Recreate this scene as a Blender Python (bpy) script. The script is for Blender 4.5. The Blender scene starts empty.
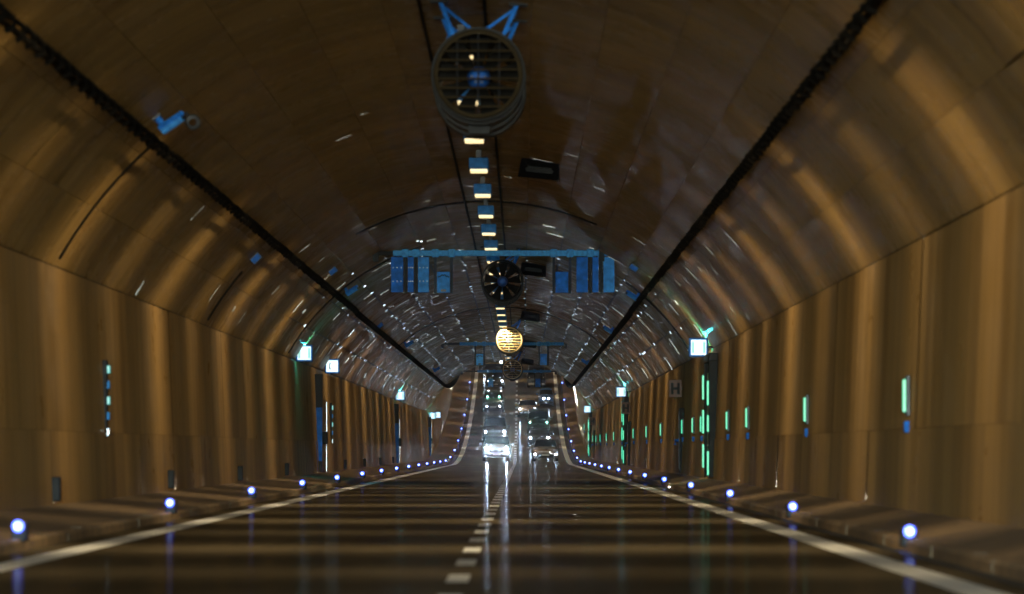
import bpy, math, random
from mathutils import Vector, Matrix
random.seed(7)
R = math.radians
scene = bpy.context.scene
C = scene.collection

# ------------------------------------------------------------------ camera
CAMX, CAMZ, FPX = 0.85, 1.0, 5000.0
cam_d = bpy.data.cameras.new('camera')
cam = bpy.data.objects.new('camera', cam_d); C.objects.link(cam)
cam_d.sensor_width = 36.0
cam_d.lens = FPX * 36.0 / 1024.0
cam_d.clip_start = 0.5; cam_d.clip_end = 3000
cam.location = (CAMX, 0, CAMZ)
cam.rotation_euler = (math.pi/2 + math.atan(152/FPX), 0, math.atan(10/FPX))
cam_d.dof.use_dof = True
cam_d.dof.focus_distance = 270
cam_d.dof.aperture_fstop = 3.2
scene.camera = cam

# ------------------------------------------------------------------ world, exposure
EXPO = 8.6
S = 1.0 / 2**EXPO                      # lamps are given for exposure 0 and scaled by S
w = bpy.data.worlds.new('World'); scene.world = w; w.use_nodes = True
nt = w.node_tree; nt.nodes.clear()
sky = nt.nodes.new('ShaderNodeTexSky'); sky.sky_type = 'NISHITA'; sky.sun_disc = False
sky.sun_elevation = R(24); sky.sun_rotation = R(20); sky.ozone_density = 6.0; sky.air_density = 1.0; sky.dust_density = 0.2
bg = nt.nodes.new('ShaderNodeBackground'); bg.inputs['Strength'].default_value = 0.15
out = nt.nodes.new('ShaderNodeOutputWorld')
nt.links.new(sky.outputs[0], bg.inputs[0]); nt.links.new(bg.outputs[0], out.inputs[0])
# the tunnel mouth behind the camera, where the sky looks in (sampling guide only, gives no light of its own)
pl = bpy.data.lights.new('tunnel_mouth', 'AREA'); pl.shape = 'RECTANGLE'; pl.size = 13; pl.size_y = 8.5; pl.cycles.is_portal = True
po = bpy.data.objects.new('tunnel_mouth', pl); C.objects.link(po); po.location = (0, -40.2, 3.5); po.rotation_euler = (math.pi/2, 0, 0)
vs = scene.view_settings
scene.display_settings.display_device = 'sRGB'
vs.view_transform = 'Standard'; vs.look = 'None'; vs.gamma = 1.0; vs.exposure = EXPO; vs.use_curve_mapping = False
scene.render.engine = 'CYCLES'
cy = scene.cycles
cy.use_denoising = True
cy.max_bounces = 6; cy.diffuse_bounces = 4; cy.glossy_bounces = 4; cy.transmission_bounces = 2
cy.sample_clamp_indirect = 4.0 * S; cy.sample_clamp_direct = 0
cy.use_light_tree = True; cy.volume_bounces = 2
cy.caustics_reflective = False; cy.caustics_refractive = False

# ------------------------------------------------------------------ helpers
SAG0, SAGR = 318.0, 1660.0
def zr(y):                               # height of the road crown line along the tunnel
    return 0.0 if y < SAG0 else (y-SAG0)**2/(2*SAGR)
def slope(y): return 0.0 if y < SAG0 else (y-SAG0)/SAGR
AC, AR = 0.44, 6.46                      # arch centre height and radius
AMAX = math.atan2(5.66, 3.11)
RC = 0.28                                # centre of the roadway
LAMP_COL = (1.0, 0.80, 0.47)

class MB:
    def __init__(s): s.v=[]; s.f=[]; s.uv=[]
    def face(s, pts, uv=None):
        n=len(s.v); s.v += [tuple(p) for p in pts]; s.f.append(tuple(range(n, n+len(pts))))
        s.uv += list(uv) if uv else [(p[0]+p[1]*0.3, p[2]+p[1]*0.7) for p in pts]
        return s
    def box(s, x0,x1,y0,y1,z0,z1, ch=0.0, M=None):
        if ch <= 0:
            p=[Vector((x,y,z)) for z in (z0,z1) for y in (y0,y1) for x in (x0,x1)]
            fs=[(0,2,3,1),(4,5,7,6),(0,1,5,4),(2,6,7,3),(0,4,6,2),(1,3,7,5)]
        else:                            # a box with chamfered edges
            p=[]; idx={}
            for i,x in enumerate((x0,x1)):
                for j,y in enumerate((y0,y1)):
                    for k,z in enumerate((z0,z1)):
                        xi=x+(ch if i==0 else -ch); yi=y+(ch if j==0 else -ch); zi=z+(ch if k==0 else -ch)
                        for a,q in enumerate(((x,yi,zi),(xi,y,zi),(xi,yi,z))):
                            idx[i,j,k,a]=len(p); p.append(Vector(q))
            g=lambda i,j,k,a: idx[i,j,k,a]
            fs=[]
            for a in range(3):
                for t in (0,1):
                    def key(u,v):
                        q=[0,0,0]; q[a]=t; q[(a+1)%3]=u; q[(a+2)%3]=v; return g(*q,a)
                    l=[key(0,0),key(1,0),key(1,1),key(0,1)]
                    fs.append(tuple(l if t else l[::-1]))
            for a in range(3):
                b,c=(a+1)%3,(a+2)%3
                for u in (0,1):
                    for v in (0,1):
                        def q(t,which):
                            z=[0,0,0]; z[a]=t; z[b]=u; z[c]=v; return g(*z,which)
                        l=[q(0,b),q(1,b),q(1,c),q(0,c)]
                        fs.append(tuple(l if (u==v) else l[::-1]))
            for i in (0,1):
                for j in (0,1):
                    for k in (0,1):
                        l=[g(i,j,k,0),g(i,j,k,1),g(i,j,k,2)]
                        fs.append(tuple(l if (i+j+k)%2 else l[::-1]))
        if M: p=[M@q for q in p]
        for f in fs: s.face([p[i] for i in f])
        return s
    def tube(s, path, r, n=8, cap=True):
        path=[Vector(p) for p in path]; rs = r if isinstance(r,(list,tuple)) else [r]*len(path)
        rings=[]
        for i,p in enumerate(path):
            d=(path[min(i+1,len(path)-1)]-path[max(i-1,0)]).normalized()
            a=d.cross(Vector((0,0,1)) if abs(d.z)<.9 else Vector((1,0,0))).normalized(); b=d.cross(a)
            rings.append([p+(a*math.cos(2*math.pi*k/n)+b*math.sin(2*math.pi*k/n))*rs[i] for k in range(n)])
        for i in range(len(path)-1):
            for k in range(n):
                s.face([rings[i][k],rings[i+1][k],rings[i+1][(k+1)%n],rings[i][(k+1)%n]])
        if cap:
            s.face(rings[0]); s.face(rings[-1][::-1])
        return s
    def lathe(s, prof, n=24, M=None, close=False):     # prof: (radius, y) turned about the Y axis
        pr=list(prof)+([prof[0]] if close else [])
        pt=lambda r,y,k: (M@Vector((r*math.cos(2*math.pi*k/n),y,r*math.sin(2*math.pi*k/n)))) if M else Vector((r*math.cos(2*math.pi*k/n),y,r*math.sin(2*math.pi*k/n)))
        for (r0,y0),(r1,y1) in zip(pr,pr[1:]):
            for k in range(n):
                q=[pt(r0,y0,k),pt(r0,y0,k+1),pt(r1,y1,k+1),pt(r1,y1,k)]
                if r0<1e-6: q=[q[0],q[2],q[3]]
                elif r1<1e-6: q=q[:3]
                s.face(q)
        return s
    def build(s, name, m, parent=None, smooth=False):
        me=bpy.data.meshes.new(name); me.from_pydata(s.v,[],s.f)
        ul=me.uv_layers.new(name='UVMap'); ul.data.foreach_set('uv',[c for q in s.uv for c in q])
        me.materials.append(m)
        if smooth:
            import bmesh
            bm=bmesh.new(); bm.from_mesh(me); bmesh.ops.remove_doubles(bm,verts=bm.verts,dist=1e-5)
            bmesh.ops.recalc_face_normals(bm,faces=bm.faces); bm.to_mesh(me); bm.free()
            me.polygons.foreach_set('use_smooth',[True]*len(me.polygons))
            try: me.set_sharp_from_angle(angle=R(38))
            except Exception: pass
        o=bpy.data.objects.new(name,me); C.objects.link(o)
        if parent: o.parent=parent
        return o
def tag(o,label=None,cat=None,group=None,kind=None):
    if label: o['label']=label
    if cat: o['category']=cat
    if group: o['group']=group
    if kind: o['kind']=kind
    return o
def thing(name,label,cat,loc=(0,0,0),rot=(0,0,0),group=None):
    o=bpy.data.objects.new(name,None); C.objects.link(o); o.location=loc; o.rotation_euler=rot
    o.empty_display_size=0.2
    return tag(o,label,cat,group)
def copy_tree(o,parent=None):
    c=o.copy(); C.objects.link(c); c.parent=parent
    for ch in list(o.children): copy_tree(ch,c)
    return c
ORD=['nearest','second','third','fourth','fifth','sixth','seventh','eighth','ninth','tenth','eleventh','twelfth','thirteenth','fourteenth','fifteenth','sixteenth','seventeenth','eighteenth','nineteenth','twentieth','twenty-first','twenty-second','twenty-third','twenty-fourth','twenty-fifth','twenty-sixth','twenty-seventh','twenty-eighth','twenty-ninth','thirtieth','thirty-first','thirty-second','thirty-third','thirty-fourth','thirty-fifth','thirty-sixth','thirty-seventh','thirty-eighth','thirty-ninth','fortieth','forty-first','forty-second','forty-third','forty-fourth','forty-fifth','forty-sixth','forty-seventh','forty-eighth','forty-ninth','fiftieth','fifty-first']

# ------------------------------------------------------------------ materials
def new_mat(name):
    m=bpy.data.materials.new(name); m.use_nodes=True
    return m, m.node_tree, m.node_tree.nodes['Principled BSDF']
def N(nt,t,**k):
    n=nt.nodes.new(t)
    for a,b in k.items(): setattr(n,a,b)
    return n
def plain(name,col,rough=0.5,metal=0.0,var=0.25,scale=6.0,coat=0.0,bump=0.0,spec=.5):
    m,nt,b=new_mat(name)
    tc=N(nt,'ShaderNodeTexCoord'); no=N(nt,'ShaderNodeTexNoise'); no.inputs['Scale'].default_value=scale; no.inputs['Detail'].default_value=5
    nt.links.new(tc.outputs['Object'],no.inputs['Vector'])
    rp=N(nt,'ShaderNodeValToRGB'); rp.color_ramp.elements[0].position=.3; rp.color_ramp.elements[1].position=.75
    rp.color_ramp.elements[0].color=(*[c*(1-var) for c in col],1); rp.color_ramp.elements[1].color=(*[min(1,c*(1+var)) for c in col],1)
    nt.links.new(no.outputs['Fac'],rp.inputs[0]); nt.links.new(rp.outputs[0],b.inputs['Base Color'])
    mr=N(nt,'ShaderNodeMapRange'); mr.inputs[3].default_value=max(.03,rough*.8); mr.inputs[4].default_value=min(1,rough*1.25)
    nt.links.new(no.outputs['Fac'],mr.inputs[0]); nt.links.new(mr.outputs[0],b.inputs['Roughness'])
    b.inputs['Metallic'].default_value=metal; b.inputs['Specular IOR Level'].default_value=spec; b.inputs['Coat Weight'].default_value=coat
    if bump>0:
        bp=N(nt,'ShaderNodeBump'); bp.inputs['Strength'].default_value=bump; bp.inputs['Distance'].default_value=.02
        nt.links.new(no.outputs['Fac'],bp.inputs['Height']); nt.links.new(bp.outputs[0],b.inputs['Normal'])
    return m
def glow(name,col,strength):
    m,nt,b=new_mat(name)
    b.inputs['Base Color'].default_value=(.6,.6,.6,1); b.inputs['Roughness'].default_value=.3
    b.inputs['Emission Color'].default_value=(*col,1); b.inputs['Emission Strength'].default_value=strength*S
    return m
def lining(name,c0,c1,su,sv,rough,bump,wave_u,wave_b,spec,fu,fv,rw=.10):
    """concrete lining: long streaks in one direction of the panel, blotches, stains, panel-to-panel tint"""
    m,nt,b=new_mat(name); L=nt.links
    uv=N(nt,'ShaderNodeUVMap'); oi=N(nt,'ShaderNodeObjectInfo')
    off=N(nt,'ShaderNodeVectorMath',operation='SCALE'); off.inputs[0].default_value=(37.0,19.0,5.0); L.new(oi.outputs['Random'],off.inputs['Scale'])
    add=N(nt,'ShaderNodeVectorMath',operation='ADD'); L.new(uv.outputs[0],add.inputs[0]); L.new(off.outputs[0],add.inputs[1])
    def noise(sx,sy,detail,src=add):
        mp=N(nt,'ShaderNodeVectorMath',operation='MULTIPLY'); mp.inputs[1].default_value=(sx,sy,1); L.new(src.outputs[0],mp.inputs[0])
        n=N(nt,'ShaderNodeTexNoise'); n.inputs['Scale'].default_value=1; n.inputs['Detail'].default_value=detail; n.inputs['Roughness'].default_value=.6
        L.new(mp.outputs[0],n.inputs['Vector']); return n
    st=noise(su,sv,6); bl=noise(.5,.9,4); wv=noise(wave_u,.08,2,uv); fine=noise(fu,fv,3); lo=noise(su*.22,sv*.25,3)
    mix=N(nt,'ShaderNodeMix',data_type='FLOAT'); mix.inputs[0].default_value=.45; L.new(st.outputs['Fac'],mix.inputs[2]); L.new(lo.outputs['Fac'],mix.inputs[3])
    rp=N(nt,'ShaderNodeValToRGB'); e=rp.color_ramp.elements; e[0].position=.5-rw; e[0].color=(*c0,1); e[1].position=.5+rw; e[1].color=(*c1,1)
    L.new(mix.outputs[0],rp.inputs[0])
    hs=N(nt,'ShaderNodeHueSaturation'); mr=N(nt,'ShaderNodeMapRange'); mr.inputs[3].default_value=.93; mr.inputs[4].default_value=1.07
    L.new(oi.outputs['Random'],mr.inputs[0]); L.new(mr.outputs[0],hs.inputs['Value']); L.new(rp.outputs[0],hs.inputs['Color'])
    L.new(hs.outputs[0],b.inputs['Base Color'])
    rr=N(nt,'ShaderNodeMapRange'); rr.inputs[1].default_value=.3; rr.inputs[2].default_value=.7; rr.inputs[3].default_value=rough*.7; rr.inputs[4].default_value=rough*1.5
    L.new(bl.outputs['Fac'],rr.inputs[0]); L.new(rr.outputs[0],b.inputs['Roughness'])
    b1=N(nt,'ShaderNodeBump'); b1.inputs['Strength'].default_value=wave_b; b1.inputs['Distance'].default_value=.3; L.new(wv.outputs['Fac'],b1.inputs['Height'])
    b2=N(nt,'ShaderNodeBump'); b2.inputs['Strength'].default_value=bump; b2.inputs['Distance'].default_value=.012
    L.new(fine.outputs['Fac'],b2.inputs['Height']); L.new(b1.outputs[0],b2.inputs['Normal']); L.new(b2.outputs[0],b.inputs['Normal'])
    # rough concrete under a worn sealing coat: mostly diffuse, a thin share mirrors
    df=N(nt,'ShaderNodeBsdfDiffuse'); gl=N(nt,'ShaderNodeBsdfGlossy'); mx=N(nt,'ShaderNodeMixShader'); df.inputs['Roughness'].default_value=.4
    L.new(hs.outputs[0],df.inputs['Color']); L.new(b2.outputs[0],df.inputs['Normal']); L.new(b2.outputs[0],gl.inputs['Normal'])
    gl.inputs['Color'].default_value=(.9,.9,.9,1); L.new(rr.outputs[0],gl.inputs['Roughness'])
    mx.inputs[0].default_value=spec; L.new(df.outputs[0],mx.inputs[1]); L.new(gl.outputs[0],mx.inputs[2])
    L.new(mx.outputs[0],nt.nodes['Material Output'].inputs['Surface']); nt.nodes.remove(b)
    return m
M={}
M['arch']=lining('arch_concrete',(.15,.086,.024),(.245,.147,.046),1.7,.3,.24,.022,.5,.004,.12,6.0,1.1)
M['wall']=lining('wall_concrete',(.085,.046,.013),(.25,.143,.047),1.1,.05,.36,.03,.45,.04,.08,6.0,.2,rw=.17)
M['shell']=plain('shell_concrete',(.07,.05,.03),.9,spec=.1)
M['walk']=plain('walkway_concrete',(.17,.11,.055),.7,var=.35,scale=1.2,bump=.2)
M['kerb']=plain('kerb_stone',(.22,.145,.075),.65,var=.55,scale=3.0,bump=.2)
M['line']=plain('road_paint',(.86,.85,.83),.85,var=.15,scale=4); M['line'].node_tree.nodes['Principled BSDF'].inputs['Specular IOR Level'].default_value=.05
M['slot']=plain('drain_slot',(.012,.012,.014),.6)
M['steel']=plain('dark_steel',(.035,.036,.04),.42,metal=.4)
M['black']=plain('black_plastic',(.008,.008,.009),.55,spec=.2)
M['cable']=plain('black_cable',(.006,.005,.004),.9,spec=.03)
M['beam']=plain('bright_blue_beam',(.07,.36,1.0),.5,spec=.12,var=.4,scale=14)  # blue of the daylight from behind is partly put into these blue metals
M['glint']=plain('glint_steel',(.50,.56,.66),.27,metal=1.0,var=.2,scale=.8)
M['galv']=plain('skytint_galvanised',(.03,.22,.80),.5,spec=.12,var=.3,scale=9)
M['bluep']=plain('blue_panel',(.022,.16,.62),.55,spec=.08,var=.45,scale=5)
M['bluelight']=plain('pale_blue_panel',(.06,.30,.90),.55,spec=.08,var=.35,scale=8)
M['rivet']=plain('rivet_white',(.75,.8,.85),.35)
M['casing']=plain('fan_casing',(.010,.010,.011),.45,spec=.15)
M['grille_dark']=plain('dull_grille',(.035,.024,.011),.5,spec=.1)
M['inner']=plain('fan_inner',(.006,.006,.006),.7,spec=.1)
M['blade']=plain('fan_blade',(.010,.009,.008),.5,spec=.1)
M['hub']=plain('fan_hub_blue',(.015,.11,.45),.45)
M['grille']=plain('lamplit_grille',(.62,.46,.24),.5,spec=.2)  # pale yellow puts the lamp light on the guard bars into their colour
M['brown']=plain('brown_plate',(.15,.05,.028),.5)
M['trim']=plain('bright_steel_trim',(.5,.55,.62),.25,metal=.8)
M['door']=plain('dark_green_door',(.02,.05,.045),.45)
M['tyre']=plain('tyre_rubber',(.015,.015,.015),.8)
M['rim']=plain('wheel_rim',(.35,.36,.38),.3,metal=.8)
M['glass']=plain('car_glass',(.012,.014,.017),.08,var=.1)
M['plate']=plain('number_plate',(.75,.75,.72),.5,var=.05)
M['lamp_strip']=glow('luminaire_strip',(1.0,.74,.36),1.6)
M['blue_led_halo']=glow('blue_led_halo',(.03,.075,1.0),7.0)
M['led_core']=glow('led_core',(.38,.55,1.0),12.0)
M['green_led']=glow('green_led',(.0,.62,.30),1.25)
M['sign_white']=glow('sign_white',(.62,.92,1.0),1.5)
M['sign_teal']=glow('sign_teal',(.0,.42,.40),1.0)
M['head_main']=glow('headlight_main',(.66,.82,1.0),210.0)
M['head']=glow('headlight_glow',(.68,.83,1.0),90.0)
M['head_warm']=glow('headlight_warm',(1.0,.93,.80),20.0)
M['head_green']=glow('headlight_green',(.25,1.0,.72),12.0)

def asphalt():
    m,nt,b=new_mat('asphalt'); L=nt.links
    tc=N(nt,'ShaderNodeTexCoord')
    a=N(nt,'ShaderNodeTexNoise'); a.inputs['Scale'].default_value=.35; a.inputs['Detail'].default_value=4
    mp=N(nt,'ShaderNodeMapping'); mp.inputs['Scale'].default_value=(1.6,.12,1); L.new(tc.outputs['Object'],mp.inputs[0]); L.new(mp.outputs[0],a.inputs['Vector'])
    f=N(nt,'ShaderNodeTexNoise'); f.inputs['Scale'].default_value=60; L.new(tc.outputs['Object'],f.inputs['Vector'])
    rp=N(nt,'ShaderNodeValToRGB'); e=rp.color_ramp.elements; e[0].position=.35; e[0].color=(.080,.062,.038,1); e[1].position=.7; e[1].color=(.155,.122,.078,1)  # brown of the light bounced off the walls is put into both tones
    L.new(a.outputs['Fac'],rp.inputs[0]); L.new(rp.outputs[0],b.inputs['Base Color'])
    mr=N(nt,'ShaderNodeMapRange'); mr.inputs[3].default_value=.085; mr.inputs[4].default_value=.12; L.new(a.outputs['Fac'],mr.inputs[0])
    # bitumen and stone scatter the light, the polished wheel tracks mirror it
    df=N(nt,'ShaderNodeBsdfDiffuse'); gl=N(nt,'ShaderNodeBsdfGlossy'); mx=N(nt,'ShaderNodeMixShader')
    L.new(rp.outputs[0],df.inputs['Color']); gl.inputs['Color'].default_value=(.8,.8,.8,1); L.new(mr.outputs[0],gl.inputs['Roughness'])
    mx.inputs[0].default_value=.09; L.new(df.outputs[0],mx.inputs[1]); L.new(gl.outputs[0],mx.inputs[2])
    L.new(mx.outputs[0],nt.nodes['Material Output'].inputs['Surface']); nt.nodes.remove(b)
    return m
M['asphalt']=asphalt()

# ------------------------------------------------------------------ road and walkways
Y0, Y1 = -40.0, 600.0
def ysteps(a,b,straight=20.0,curved=6.0):
    ys=[a]
    while ys[-1] < b-1e-6:
        s_=straight if ys[-1] < SAG0-.01 else curved
        n=ys[-1]+s_
        if ys[-1] < SAG0-.01 and n > SAG0: n=SAG0
        ys.append(min(n,b))
    return ys
def strip(name,prof,m,ya=Y0,yb=Y1,parent=None,dz=0.0):
    """sweep an open (x, z) profile along the tunnel"""
    mb=MB(); ys=ysteps(ya,yb); d=[0]
    for p,q in zip(prof,prof[1:]): d.append(d[-1]+math.hypot(q[0]-p[0],q[1]-p[1]))
    for a,b in zip(ys,ys[1:]):
        for i in range(len(prof)-1):
            (xa,za),(xb,zb)=prof[i],prof[i+1]
            mb.face([(xa,a,za+zr(a)+dz),(xb,a,zb+zr(a)+dz),(xb,b,zb+zr(b)+dz),(xa,b,za+zr(b)+dz)],[(a,d[i]),(a,d[i+1]),(b,d[i+1]),(b,d[i])])
    return mb.build(name,m,parent)
KL, KR = RC-4.33, RC+4.33
road=tag(strip('road',[(KL-.05,0),(RC,0),(KR+.05,0)],M['asphalt']),kind='structure')
for nm,xc in (('edge_line',-3.54),('edge_line',4.03)):
    o=strip(nm,[(xc-.165,0),(xc+.165,0)],M['line'],parent=road,dz=.004)
strip('drain_slot',[(KR-.17,0),(KR-.03,0)],M['slot'],parent=road,dz=.004)
y=38.6-5.45*4
dash=None
while y < 480:
    if dash is None or y > SAG0-4:
        mb=MB(); q=[]
        for t in (-1.15,1.15):
            zz=zr(y+t)-zr(y)+.004
            q.append((t,zz))
        (a,za),(b,zb)=q
        mb.face([(-.085,a,za),(.085,a,za),(.085,b,zb),(-.085,b,zb)])
        o=mb.build('lane_dash',M['line'],road)
        if dash is None: dash=o
    else:
        o=dash.copy(); C.objects.link(o)
    o.location=(.36,y,zr(y)); y+=5.45
def side_walk(side):
    k = KL if side<0 else KR
    nm='walkway_left' if side<0 else 'walkway_right'
    wk=tag(strip(nm,[(k+.14,.115),(5.62,.28)] if side>0 else [(-5.62,.25),(k-.14,.115)],M['walk']),kind='structure')
    pro=[(k,-.02),(k,.09),(k+side*.025,.12),(k+side*.14,.12)]
    if side>0: pro=pro[::1]
    # kerb stones one by one near the camera, one strip beyond
    mb=MB(); ln=1.98
    for i in range(len(pro)-1):
        (xa,za),(xb,zb)=pro[i],pro[i+1]
        q=[(xa,0,za),(xa,ln,za),(xb,ln,zb),(xb,0,zb)]
        mb.face(q if side>0 else q[::-1])
    for yy in (0,ln): mb.face([(x,yy,z) for x,z in pro]+[(pro[-1][0],yy,-.02)])
    first=mb.build('kerb_stone',M['kerb'],wk)
    for i in range(44):
        o=first if i==0 else first.copy()
        if i: C.objects.link(o)
        o.location=(side*random.uniform(-.006,.006),40+2*i,random.uniform(-.004,.004))
    strip('kerb',pro,M['kerb'],Y0,40,parent=wk); strip('kerb',pro,M['kerb'],128.0,Y1,parent=wk)
    strip('kerb_bed',[(k+side*.05,-.03),(k+side*.05,.085)],M['slot'],40,128,parent=wk)
    return wk
side_walk(-1); side_walk(1)

# ------------------------------------------------------------------ tunnel arch of panels, side walls of panels
RING=4.0; NP=14
ANG=[-AMAX+(i+.5)*2*AMAX/NP for i in range(NP)]; DA=2*AMAX/NP
pr=[((AR+.09)*math.sin(-AMAX*1.02+i*2*AMAX*1.02/24), AC+(AR+.09)*math.cos(-AMAX*1.02+i*2*AMAX*1.02/24)) for i in range(25)]
arch=tag(strip('tunnel_arch',[(-5.95,-.3)]+pr+[(5.95,-.3)],M['shell']),kind='structure')
def panel_faces(mb,P,ya,yb,a0,a1,ns,u0=0.0,v0=0.0,ny=1,ga=.003):
    """one lining panel with a bevelled rim: P(angle, y, depth) gives a point, depth > 0 is towards the rock"""
    g=.004; bw=.10; bd=.0022
    A=[a0+ga/AR]+[a0+bw/AR+(a1-a0-2*bw/AR)*i/ns for i in range(ns+1)]+[a1-ga/AR]
    Y=[ya+g]+[ya+bw+(yb-ya-2*bw)*i/ny for i in range(ny+1)]+[yb-g]
    D=lambda i,j: bd if i in (0,len(A)-1) or j in (0,len(Y)-1) else 0.0
    for i in range(len(A)-1):
        for j in range(len(Y)-1):
            c=((i,j),(i+1,j),(i+1,j+1),(i,j+1))
            mb.face([P(A[p],Y[q],D(p,q)) for p,q in c],[(Y[q]+u0,A[p]*AR+v0) for p,q in c])
def panel_mesh():
    mb=MB(); P=lambda t,y_,d: ((AR+d)*math.sin(t), y_, (AR+d)*math.cos(t)-AR)
    panel_faces(mb,P,-RING/2,RING/2,-DA/2,DA/2,3)
    h=RING/2-.004; e=DA/2-.004/AR
    for t in (-e,e): mb.face([P(t,-h,.0022),P(t,h,.0022),P(t,h,.06),P(t,-h,.06)])
    return mb
first=None
NEAR0=44.0; NRING=21
for r_ in range(NRING):
    for A in ANG:
        if first is None: o=first=panel_mesh().build('arch_panel',M['arch'],arch)
        else: o=first.copy(); C.objects.link(o)
        rr=AR+random.uniform(-.0015,.0015)
        o.location=(rr*math.sin(A),NEAR0+RING*(r_+.5),AC+rr*math.cos(A))
        o.rotation_euler=(random.gauss(0,.0005),A+random.gauss(0,.004),0)
def arch_rest():
    mb=MB(); rng=random.Random(3)
    ks=list(range(-21,0))+list(range(NRING,139))
    for k in ks:
        ya=NEAR0+RING*k; yb=ya+RING
        if ya < Y0 or yb > Y1: continue
        for A in ANG:
            r0=rng.uniform(-.009,.003); tl=rng.gauss(0,.008); ty=rng.gauss(0,.0016); ym=(ya+yb)/2
            def P(t,y_,d):
                r=AR+r0+d+(t-A)*AR*tl+(y_-ym)*ty
                return (r*math.sin(t),y_,AC+r*math.cos(t)+zr(y_))
            panel_faces(mb,P,ya,yb,A-DA/2,A+DA/2,2,rng.uniform(0,40),rng.uniform(0,40),ga=.03 if ya>150 else .014)
            if 124 < ya < 345 and rng.random() < .62:     # added lip at the ring joint, shaped to throw a glint
                f0=rng.uniform(-1,.5); f1=min(1,f0+rng.uniform(.25,1.3)); e=DA/2-.004/AR; hh=rng.uniform(.002,.010); tb=rng.gauss(0,.0006)
                for q in range(2):
                    p0=A+e*(f0+(f1-f0)*q/2); p1=A+e*(f0+(f1-f0)*(q+1)/2)
                    mb.face([P(p0,ya-.004,-hh),P(p1,ya-.004,-hh),P(p1,ya-.004+tb,.012),P(p0,ya-.004+tb,.012)])
                    mb.face([P(p0,ya-.004,-hh),P(p1,ya-.004,-hh),P(p1,ya+.15,.001),P(p0,ya+.15,.001)])
    for k in range(9,20):                                 # fewer of these added glint lips on the nearer rings
        ya=NEAR0+RING*k
        for A in ANG:
            if rng.random() > .05+.05*(k-9): continue
            f0=rng.uniform(-1,.5); f1=min(1,f0+rng.uniform(.2,.9)); e=DA/2-.004/AR; hh=rng.uniform(.001,.004)
            def P(t,y_,d): return ((AR+d)*math.sin(t),y_,AC+(AR+d)*math.cos(t))
            for q in range(2):
                p0=A+e*(f0+(f1-f0)*q/2); p1=A+e*(f0+(f1-f0)*(q+1)/2)
                mb.face([P(p0,ya-.003,-hh),P(p1,ya-.003,-hh),P(p1,ya-.003,.012),P(p0,ya-.003,.012)])
                mb.face([P(p0,ya-.003,-hh),P(p1,ya-.003,-hh),P(p1,ya+.15,.001),P(p0,ya+.15,.001)])
    # small metal bits added over the panel joints to make glints
    cb=MB()
    for A in ANG[1:]:
        y=132.0
        while y < 345:
            y+=rng.uniform(.6,2.6)
            if rng.random() < (.75 if y < 170 else .62): continue
            wd=rng.uniform(.02,.055); hh=rng.uniform(.006,.020); a=A-DA/2+rng.gauss(0,.006)
            X=Matrix.Translation((AR*math.sin(a),y,AC+AR*math.cos(a)+zr(y)))@Matrix.Rotation(a,4,'Y')@Matrix.Rotation(rng.gauss(0,.03),4,'X')@Matrix.Rotation(rng.gauss(0,.03),4,'Z')
            cb.box(-wd,wd,-.04,.04,-hh,.01,0,X)
    tag(cb.build('joint_glints',M['glint'],arch),kind='stuff')
    return tag(mb.build('arch_panels_far',M['arch'],arch),kind='stuff')
arch_rest()
WZ=[.235,1.25,3.538]
RINGW=8.0; RING=RINGW; NWALL=30
def wx(z): return 5.52+.14*(z-.3)/3.25
def side_wall(side):
    nm='wall_left' if side<0 else 'wall_right'
    wl=tag(strip(nm,[(side*5.80,-.2),(side*5.83,3.7)],M['shell']),kind='structure')
    for row in range(2):
        za,zb=WZ[row]+.002,WZ[row+1]-.002
        prd=.002 if row==0 else 0.0
        def quad(mb,p,q,dzp,dzq,yo=0,uo=0):
            a=side*(wx(za)-prd); b=side*(wx(zb)-prd)
            f=[(a,p-yo,za+dzp),(a,q-yo,za+dzq),(b,q-yo,zb+dzq),(b,p-yo,zb+dzp)]
            u=[(p+uo,za),(q+uo,za),(q+uo,zb),(p+uo,zb)]
            if side<0: f=f[::-1]; u=u[::-1]
            mb.face(f,u)
            return a,b
        mb=MB(); h=RING/2-.008
        a,b=quad(mb,-h,h,0,0)
        for x_,z_ in ((a,za),(b,zb)): mb.face([(x_,-h,z_),(x_,h,z_),(x_+side*.06,h,z_),(x_+side*.06,-h,z_)])
        f0=mb.build('wall_panel',M['wall'],wl)
        for r_ in range(NWALL):
            o=f0 if r_==0 else f0.copy()
            if r_: C.objects.link(o)
            o.location=(side*random.uniform(-.004,.012),NEAR0+RING*(r_+.5),0); o.rotation_euler=(0,0,random.gauss(0,.0012))
        mb=MB()
        for k in list(range(-11,0))+list(range(NWALL,69)):
            ya=NEAR0+RING*k+.01; yb=ya+RING-.02; uo=random.uniform(0,50)
            for p,q in ((ya,(ya+yb)/2),((ya+yb)/2,yb)): quad(mb,p,q,zr(p),zr(q),0,uo)
        tag(mb.build('wall_panels_far',M['wall'],wl),kind='stuff')
    return wl
side_wall(-1); side_wall(1)
mb=MB(); ze=zr(Y1)
mb.box(-7,7,Y1-.5,Y1+.5,ze-1,ze+8)
tag(mb.build('wall_far',M['shell']),kind='structure')

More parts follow.
